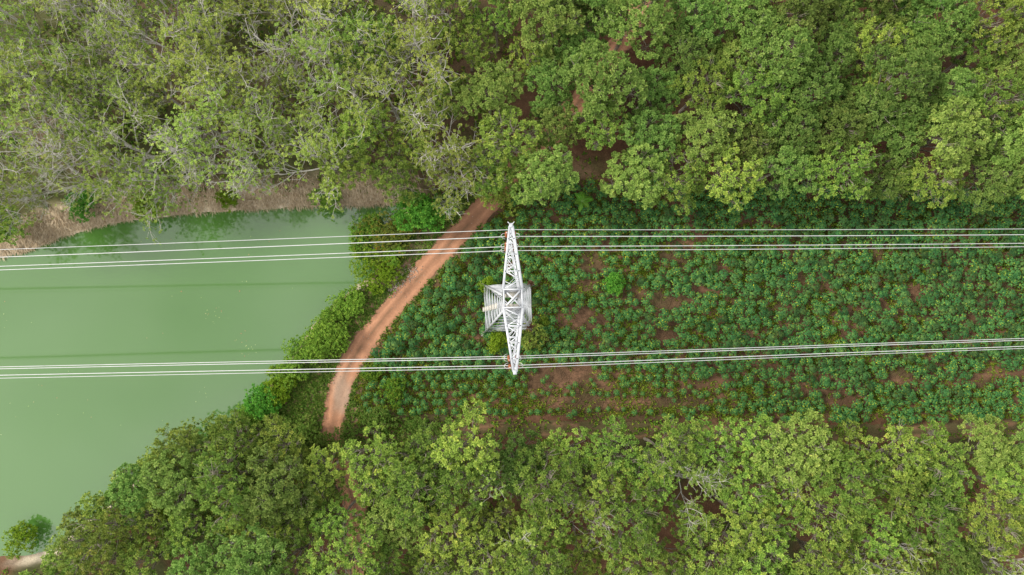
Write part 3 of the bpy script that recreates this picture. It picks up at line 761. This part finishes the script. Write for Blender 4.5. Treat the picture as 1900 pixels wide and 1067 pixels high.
# ------------------------------------------------------------------ ground cover (uncountable)
def scatter(n, x0, x1, y0, y1, keep, rng):
    x = rng.uniform(x0, x1, n); y = rng.uniform(y0, y1, n); k = rng.random(n) < keep(x, y); return x[k], y[k]
def tufts(name, x, y, rng, per, L, mat, label, cat, tilt=(15, 75), wr=.28, z_off=0.0):
    z = gz(x, y)+z_off; C = np.stack([x, y, z], 1); C = np.repeat(C, per, 0)+rng.normal(size=(len(x)*per, 3))*np.array((.08, .08, 0))
    az = rng.uniform(0, 6.28, len(C)); th = np.radians(rng.uniform(tilt[0], tilt[1], len(C)))
    D = np.stack([np.cos(az)*np.sin(th), np.sin(az)*np.sin(th), np.cos(th)], 1)
    N = unit(np.array((0, 0, 1.0))+rng.normal(size=C.shape)*.4)
    Ls = L*rng.uniform(.5, 1.4, len(C))
    o = link(name, quad_mesh(name, leaf_quads(C, D, N, Ls, Ls*wr, .15), M[mat])); tag(o, label, cat, kind='stuff'); return o
rg = np.random.default_rng(21)
fx0, fx1, fy0, fy1 = -22, 66, -14, 19
def weed_density(x, y):
    dlow = sstep(at(0, 690).y+1, at(0, 775).y, y)
    w = .2*sstep(30, 5, x)+.12+sstep(.43, .60, fbm(x, y, 3.2, 51))*.75+dlow*(.15+.6*sstep(.4, .6, fbm(x, y, 4, 52)))
    for (bx, by, rx, ry) in BARE_W: w = w*(.15+.85*sstep(.4, 1.2, np.hypot((x-bx)/rx, (y-by)/ry)))
    edge = sstep(9, 2.5, dist_seg(TRACK_L, x, y))*.75*sstep(-2, -6, x)+.35*sstep(2, -3, x)
    return np.clip(w+edge, 0, 1)*inside(FIELD, x, y)*(dist_seg(TRACK_L, x, y) > 1.05+.6*vnoise(x, y, .8, 6))
x, y = scatter(48000, fx0, fx1, fy0, fy1, weed_density, rg)
tufts('field_weeds', x, y, rg, 7, .30, 'weed', 'low green weeds between the cassava plants', 'weeds')
def verge_density(x, y):
    d = dist_seg(TRACK_L, x, y); sd = pond_sd(x, y); p = sstep(.40, .58, fbm(x, y, 2.2, 61))
    g = at(580, 725); patch = 1.5*sstep(5.0, 2.5, np.hypot((x-g.x), (y-g.y)*.55))
    return np.clip(p*.9+patch+.25, 0, 1)*(d > .98+.5*vnoise(x, y, .7, 5))*(d < 9)*(sd > .5)*(~inside(FIELD, x, y))
x, y = scatter(42000, -36, 4, -22, 14, verge_density, rg)
tufts('verge_grass', x, y, rg, 7, .27, 'grass', 'short rough grass between the dirt track and the shore hedge', 'grass', wr=.5)
def under_density(x, y):
    up = (y > at(0, 400).y); lo = (y < at(0, 770).y)
    w = sstep(.44, .60, fbm(x, y, 5.5, 71))*.9
    left = sstep(8, -14, x)
    w = np.where(up, w*(.3+.7*left)+.25*left, w*.8+.4*sstep(3.5, 1.0, dist_seg(LOW_L, x, y)))
    return np.clip(w, 0, 1)*(up | lo)*(pond_sd(x, y) > 1.0)*(dist_seg(TRACK_L, x, y) > 1.9)*(~inside(FIELD, x, y))
x, y = scatter(46000, -64, 66, -42, 48, under_density, rg)
tufts('undergrowth', x, y, rg, 6, .34, 'weed', 'green undergrowth on the floor of both woods', 'undergrowth', wr=.4)

# dry grass on the far bank, combed down towards the water
def bank_density(x, y):
    d = dist_seg(NSH, x, y); sd = pond_sd(x, y)
    return (sd > .12)*sstep(4.2, 1.0, d)*(.35+.65*sstep(.3, .55, fbm(x, y, 2, 81)))
x, y = scatter(60000, -66, -9, 6, 22, bank_density, rg)
def bank_grass(x, y):
    z = gz(x, y); C = np.stack([x, y, z], 1); C = np.repeat(C, 3, 0)+rg.normal(size=(len(x)*3, 3))*np.array((.07, .07, 0))
    D = np.stack([rg.normal(size=len(C))*.35+.15, -.75+rg.normal(size=len(C))*.3, .32+0*C[:, 0]+rg.normal(size=len(C))*.18], 1); D = unit(D)
    N = unit(np.array((0, -.2, 1.0))+rg.normal(size=C.shape)*.3); Ls = rg.uniform(.3, .8, len(C))
    tag(link('bank_grass', quad_mesh('bank_grass', leaf_quads(C, D, N, Ls, Ls*.07, .2), M['reed'])), 'dry tan grass combed down the far bank of the pond', 'grass', kind='stuff')
bank_grass(x, y)

# dry cassava stalks lying on the soil: bent strips
def stalk_mesh(x, y, rng, lo, hi, w):
    n = len(x); az = rng.uniform(0, 6.28, n); L = rng.uniform(lo, hi, n); bend = rng.normal(size=n)*.9
    Vs = []
    z = gz(x, y)+.05
    prev = None; px_, py_ = x-np.cos(az)*L/2, y-np.sin(az)*L/2
    cols = []
    for i in range(5):
        a = az+bend*(i/4-.5); nx, ny = -np.sin(a)*w, np.cos(a)*w
        h = z+.05*math.sin(math.pi*i/4)+rng.random(n)*.04
        cols.append((np.stack([px_+nx, py_+ny, h], 1), np.stack([px_-nx, py_-ny, h+.012], 1)))
        px_ = px_+np.cos(a)*L/4; py_ = py_+np.sin(a)*L/4
    V = np.stack([c for pr in cols for c in pr], 1).reshape(-1, 3)
    base = np.arange(n)[:, None]*10
    q = np.concatenate([base+np.array([[2*i, 2*i+1, 2*i+3, 2*i+2]]) for i in range(4)], 0)
    return V, q
def stalk_density(x, y):
    w = .25+.25*sstep(.45, .6, fbm(x, y, 3, 91))
    for (bx, by, rx, ry) in BARE_W: w = np.maximum(w, sstep(1.5, .7, np.hypot((x-bx)/rx, (y-by)/ry)))
    return w*inside(FIELD, x, y)*(dist_seg(TRACK_L, x, y) > 2.2)
x, y = scatter(15000, fx0, fx1, fy0, fy1, stalk_density, rg)
V, q = stalk_mesh(x, y, rg, .5, 1.7, .013)
tag(link('dry_stalks', make_mesh('dry_stalks', V, q, None, M['litter'])), 'dry bent stalks lying on the red soil of the field', 'stalks', kind='stuff')
# fallen twigs and leaf litter in the woods
def wood_density(x, y): return ((y > at(0, 395).y) | (y < at(0, 780).y))*(pond_sd(x, y) > 1.5)*(dist_seg(TRACK_L, x, y) > 1.5)*(~inside(FIELD, x, y))*.8
x, y = scatter(9000, -64, 66, -42, 48, wood_density, rg)
V, q = stalk_mesh(x, y, rg, .4, 2.2, .015)
tag(link('fallen_twigs', make_mesh('fallen_twigs', V, q, None, M['litter'])), 'fallen twigs littering the floor of both woods', 'twigs', kind='stuff')
# pale rubble heap beside the track and pebbles along it
def rubble():
    rng = np.random.default_rng(31); s = Soup(); g0 = at(765, 500); g1 = at(722, 540)
    n = 420; t = rng.random(n)
    xs = g0.x+(g1.x-g0.x)*t+rng.normal(size=n)*.45; ys = g0.y+(g1.y-g0.y)*t+rng.normal(size=n)*.45
    k = rng.integers(0, len(TRACK_L), 420); P = np.array(TRACK_L)[k]
    xs = np.concatenate([xs, P[:, 0]+rng.normal(size=420)*1.1]); ys = np.concatenate([ys, P[:, 1]+rng.normal(size=420)*1.1])
    zs = gz(xs, ys)
    for i in range(len(xs)):
        r = rng.uniform(.025, .08) if i < n else rng.uniform(.02, .055)
        o = np.array([(1, 0, 0), (-1, 0, 0), (0, 1, 0), (0, -1, 0), (0, 0, 1), (0, 0, -1)])*r*rng.uniform(.6, 1.4, (6, 3))+rng.normal(size=(6, 3))*r*.2
        s.add(o+np.array((xs[i], ys[i], zs[i]+.06)), None, [(0, 2, 4), (2, 1, 4), (1, 3, 4), (3, 0, 4), (2, 0, 5), (1, 2, 5), (3, 1, 5), (0, 3, 5)])
    tag(link('rubble', s.mesh('rubble', M['stone'])), 'pale rubble and pebbles along the dirt track', 'rubble', kind='stuff')
rubble()
# floating leaves on the pond
def floaters():
    rng = np.random.default_rng(41); V = []; pts = []
    for (a, b, sx, sy, n) in ((400, 582, 12, 9, 14), (455, 640, 14, 14, 16), (385, 735, 12, 8, 5), (60, 745, 40, 20, 6), (350, 520, 180, 80, 16), (150, 800, 120, 80, 14), (2, 592, 5, 10, 8), (300, 470, 200, 40, 10)):
        for i in range(n): pts.append((a+rng.normal()*sx, b+rng.normal()*sy, rng.uniform(.025, .065)))
    for a, b, r in pts:
        p = at(a, b, WATER_Z+.008)
        if float(pond_sd(np.array([p.x]), np.array([p.y]))[0]) > -.4: continue
        az = rng.uniform(0, 6.28); u = np.array((math.cos(az), math.sin(az), 0))*r*1.2; w = np.array((-math.sin(az), math.cos(az), 0))*r*.8
        c = np.array((p.x, p.y, p.z)); V += [c-u, c+w, c+u, c-w]
    tag(link('floating_leaves', quad_mesh('floating_leaves', np.array(V), M['float'])), 'small pale and reddish leaves floating on the pond', 'leaves', kind='stuff')
floaters()

# ------------------------------------------------------------------ pylon
LINE_ROT = math.radians(1.5)
pyl = empty('transmission_pylon', (PYL.x, PYL.y, gz1(PYL.x, PYL.y)), (0, 0, LINE_ROT))
tag(pyl, 'white steel lattice pylon with long cross-arms standing in the cassava field', 'pylon')
BASE_H, CAGE_H, CAGE_Z, TOP_Z = 2.69, .64, 19.4, 29.5
def half(z): return BASE_H+(CAGE_H-BASE_H)*z/CAGE_Z if z < CAGE_Z else CAGE_H
def angle_mesh(name, p, q, w, mat='steel', t=.016, face=None):
    """steel angle (L section) from p to q"""
    p = np.array(p, float); q = np.array(q, float); d = unit(q-p)
    ref = np.array(face, float) if face is not None else (np.array((0, 0, 1.0)) if abs(d[2]) < .8 else np.array((1.0, 0, 0)))
    u = ref-d*np.dot(ref, d); u = unit(u); v = np.cross(d, u)
    prof = [(0, 0), (w, 0), (w, t), (t, t), (t, w), (0, w)]
    V = [e+v*(a-w/2)-u*b for e in (p, q) for a, b in prof]
    Q = [(i, (i+1) % 6, (i+1) % 6+6, i+6) for i in range(6)]
    return make_mesh(name, V, Q+[(0, 5, 4, 3), (6, 7, 8, 9)], [(0, 3, 2), (0, 2, 1), (6, 9, 11)][:2]+[(9, 10, 11), (9, 11, 6)], M[mat])
def bar(name, p, q, w, parent, face=None): return link(name, angle_mesh(name, p, q, w, face=face), parent)
CORN = [(-1, -1), (1, -1), (1, 1), (-1, 1)]
def cpt(c, z): h = half(z); return (c[0]*h, c[1]*h, z)
for c in CORN:
    bar('leg', cpt(c, 0.15), cpt(c, CAGE_Z), .19, pyl, face=(c[0], c[1], 0))
    bar('cage_post', cpt(c, CAGE_Z-.05), cpt(c, TOP_Z), .16, pyl, face=(c[0], c[1], 0))
    s = Soup(); s.box((c[0]*BASE_H, c[1]*BASE_H, .05), .32, .32, .22); s.box((c[0]*BASE_H, c[1]*BASE_H, .30), .2, .2, .04)
    link('footing', s.mesh('footing', M['concrete']), pyl)
LV = [.4, 4.2, 7.4, 10.2, 12.7, 14.9, 16.9, 18.4, CAGE_Z]
for f in range(4):
    a, b = CORN[f], CORN[(f+1) % 4]; nrm = ((a[0]+b[0])/2, (a[1]+b[1])/2, 0.15)
    for i in range(len(LV)-1):
        z0, z1 = LV[i], LV[i+1]
        A0, B0, A1, B1 = (np.array(cpt(a, z0)), np.array(cpt(b, z0)), np.array(cpt(a, z1)), np.array(cpt(b, z1)))
        o = np.array(nrm)*.03
        bar('brace', A0+o, B1+o, .06, pyl, nrm); bar('brace', B0-o, A1-o, .06, pyl, nrm)
        bar('horizontal_bar', A1, B1, .055, pyl, nrm)
        if i < 2:
            X = (A0+B0+A1+B1)/4
            bar('horizontal_bar', (A0+A1)/2+o*.5, (B0+B1)/2+o*.5, .055, pyl, nrm)
            m0 = (A1+B1)/2; 
            bar('strut', X, m0, .05, pyl, nrm)
    zz = np.linspace(CAGE_Z, TOP_Z, 10)
    for i in range(9):
        o = np.array(nrm)*.025
        bar('brace', np.array(cpt(a, zz[i]))+o, np.array(cpt(b, zz[i+1]))+o, .08, pyl, nrm)
        if i % 2 == 0: bar('brace', np.array(cpt(b, zz[i]))-o, np.array(cpt(a, zz[i+1]))-o, .08, pyl, nrm)
        bar('horizontal_bar', np.array(cpt(a, zz[i+1]))+o*.4, np.array(cpt(b, zz[i+1]))+o*.4, .09, pyl, nrm)
bar('plan_brace', (-CAGE_H, -CAGE_H, TOP_Z-.02), (CAGE_H, CAGE_H, TOP_Z-.02), .12, pyl); bar('plan_brace', (-CAGE_H, CAGE_H, TOP_Z-.12), (CAGE_H, -CAGE_H, TOP_Z-.12), .12, pyl)
for zz_ in (LV[2], LV[4]):
    h = half(zz_); bar('plan_brace', (-h, -h, zz_-.1), (h, h, zz_-.1), .08, pyl); bar('plan_brace', (-h, h, zz_-.2), (h, -h, zz_-.2), .08, pyl)
for (cx, cy, z, hx, hy) in ((-.02, .38, 27.0, .5, .22), (0, -.44, 26.6, .52, .16)):
    s = Soup(); s.box((cx, cy, z), hx, hy, .02); link('platform_plate', s.mesh('platform_plate', M['plate']), pyl)
for i in range(6):                 # pale step plates up the left face
    z = 1.2+i*2.7; h = half(z)
    s = Soup(); s.box((-h-.05, -.12, z), .13, .24, .03); link('step_plate', s.mesh('step_plate', M['plate']), pyl)
ARM = [(29.5, 4.86), (27.1, 4.76), (23.2, 4.45), (20.4, 4.42)]
for z, a in ARM:
    for sgn in (1, -1):
        arm = Soup(); top = z+(.0 if z > 29 else 1.05)
        low = z-(1.15 if z > 29 else 0)
        root = link('cross_arm', None, pyl)
        tip = np.array((0, sgn*a, z))
        def cp(x, f, zz, tz): return np.array((x*(CAGE_H*(1-f)+.10*f), sgn*(CAGE_H+(a-CAGE_H)*f), zz*(1-f)+tz*f))
        for x in (-1, 1):
            bar('chord', cp(x, 0, top, z), cp(x, 1, top, z), .165 if z > 29 else .10, root, (0, 0, 1))
            bar('chord', cp(x, 0, low, z-.12), cp(x, 1, low, z-.12), .09, root, (0, 0, 1))
        N_ = 8 if z > 29 else 4
        fs = [1-(1-i/N_)**1.15 for i in range(N_+1)]
        for i in range(N_):
            x = 1 if i % 2 else -1
            bar('lacing', cp(x, fs[i], top, z)-np.array((0, 0, .02)), cp(-x, fs[i+1], top, z)-np.array((0, 0, .02)), .065 if z > 29 else .045, root, (0, 0, 1))
            if z > 29 and i % 2 == 0: bar('lacing', cp(-x, fs[i], low, z-.12), cp(x, fs[i+1], low, z-.12), .045, root, (0, 0, 1))
            if i in (2, 4, 6): bar('lacing', cp(-1, fs[i], top, z), cp(1, fs[i], top, z), .07, root, (0, 0, 1))
            for xx in (-1, 1):
                if i < N_-1 and z > 29: bar('lacing', cp(xx, fs[i], low, z-.12), cp(xx, fs[i+1], top, z), .05, root)
        s = Soup(); s.box((0, sgn*(a+.05), z-.03), .13, .14, .04); link('tip_plate', s.mesh('tip_plate', M['steel']), root)
        if z > 29 and sgn > 0:
            for x in (-1, 1): bar('horn', (x*.05, a+.1, z+.03), (x*.22, a+.26, z+.12), .05, root)

# ------------------------------------------------------------------ insulators and wires
ROTM = Matrix.Rotation(LINE_ROT, 3, 'Z'); PZ = pyl.location.copy()
def pw(v): return PZ+ROTM @ Vector(v)
def disc_stack(n, L, r):
    s = Soup(); prof = []
    for i in range(n):
        z = -i*L/n; prof += [(.03, z), (r, z-.035), (r*.96, z-.055), (.05, z-.06)]
    prof.append((.03, -L)); sides = 10; V = []
    for r_, z in prof: V += [(r_*math.cos(k*2*math.pi/sides), r_*math.sin(k*2*math.pi/sides), z) for k in range(sides)]
    q = [(i*sides+k, i*sides+(k+1) % sides, (i+1)*sides+(k+1) % sides, (i+1)*sides+k) for i in range(len(prof)-1) for k in range(sides)]
    s.add(V, q); return s.mesh('insulator_discs', M['porcelain'], True)
DROP = 2.15
DISCS = disc_stack(12, DROP-.35, .135)
def ring_mesh(sx):
    s = Soup(); P = [(sx*(.10+.30*math.sin(t)), .20*math.cos(t)*1.0, -DROP+.15+.25*math.sin(t)) for t in np.linspace(0, math.pi, 11)]
    s.tube(P, [.022]*len(P), 5); return s.mesh('arcing_ring', M['wire'], True)
RING = {sx: ring_mesh(sx) for sx in (-1, 1)}
FIT = Soup(); FIT.box((0, 0, -.06), .035, .035, .10); FIT.box((0, 0, -DROP+.1), .04, .04, .12); FIT_ME = FIT.mesh('fitting', M['steel'])
LEVEL = {1: 'highest', 2: 'middle', 3: 'lowest'}
for lv in (1, 2, 3):
    z, a = ARM[lv]
    for sgn in (1, -1):
        for sx in (-1, 1):
            p = pw((sx*.27, sgn*(a-.02), z-.05))
            t = empty('insulator_string', p, (0, 0, LINE_ROT))
            link('discs', DISCS, t, (0, 0, -.15)); link('fitting', FIT_ME, t); link('arcing_ring', RING[sx], t)
            tag(t, f"brown insulator string on the {'pond' if sx < 0 else 'field'} side of the {LEVEL[lv]} insulated arm's {'upper' if sgn > 0 else 'lower'} tip", 'insulator', 'insulator strings hanging from the pylon')
        s = Soup(); s.box((0, 0, 0), .33, .04, .05)
        # wires below
def wire(sgn, a, z, sl, sr, r, label):
    span = 300.0; P = []
    for x in np.concatenate([np.arange(-150, -30, 4), np.arange(-30, 30, 1.5), np.arange(30, 151, 4)]):
        s_ = abs(x); k = sl if x < 0 else sr
        P.append(tuple(pw((x, sgn*a, z-k*s_*(1-s_/span)))))
    s = Soup(); s.tube(P, [r]*len(P), 6)
    tag(link('power_line', s.mesh('power_line', M['wire'], True)), label, 'power line', 'power lines strung over the pylon')
wire(1, 4.62, 29.45, .13, .19, .020, 'thin earth wire, topmost of the four upper wires')
wire(-1, 4.62, 29.45, .13, .19, .020, 'thin earth wire, bottom one of the four lower wires')
for lv, su, sd in ((1, 'second from the top of the four upper wires', 'third from the top of the four lower wires'), (2, 'third from the top of the four upper wires', 'second from the top of the four lower wires'), (3, 'lowest of the four upper wires', 'topmost of the four lower wires')):
    z, a = ARM[lv]
    wire(1, a-.02, z-DROP-.08, .155, .19, .030, 'pale thick power line, '+su); wire(-1, a-.02, z-DROP-.08, .155, .19, .030, 'pale thick power line, '+sd)

# dead brown vines on the two right-hand legs
for (z0, cy, lab) in ((6.0, -1, 'dead brown vine tangled on the pylon\'s lower right leg'), (2.5, 1, 'dead brown vine tangled on the pylon\'s upper right leg')):
    h = half(z0); p = pw((h, cy*h, z0)); rng = np.random.default_rng(int(z0*10)); s = Soup()
    for i in range(26):
        d = unit(rng.normal(size=3))*rng.uniform(.25, .6); m_ = d*.5+rng.normal(size=3)*.12
        s.tube([(0, 0, 0), tuple(m_), tuple(d)], [.02, .014, .008], 3)
    C = rng.normal(size=(50, 3))*.22; V = rosettes(rng, C, rng.normal(size=C.shape), 5, .16)
    t = empty('dead_vine', p); link('stem', s.mesh('stem', M['dead']), t); link('dry_leaves', quad_mesh('dry_leaves', V, M['dead']), t)
    tag(t, lab, 'vine')
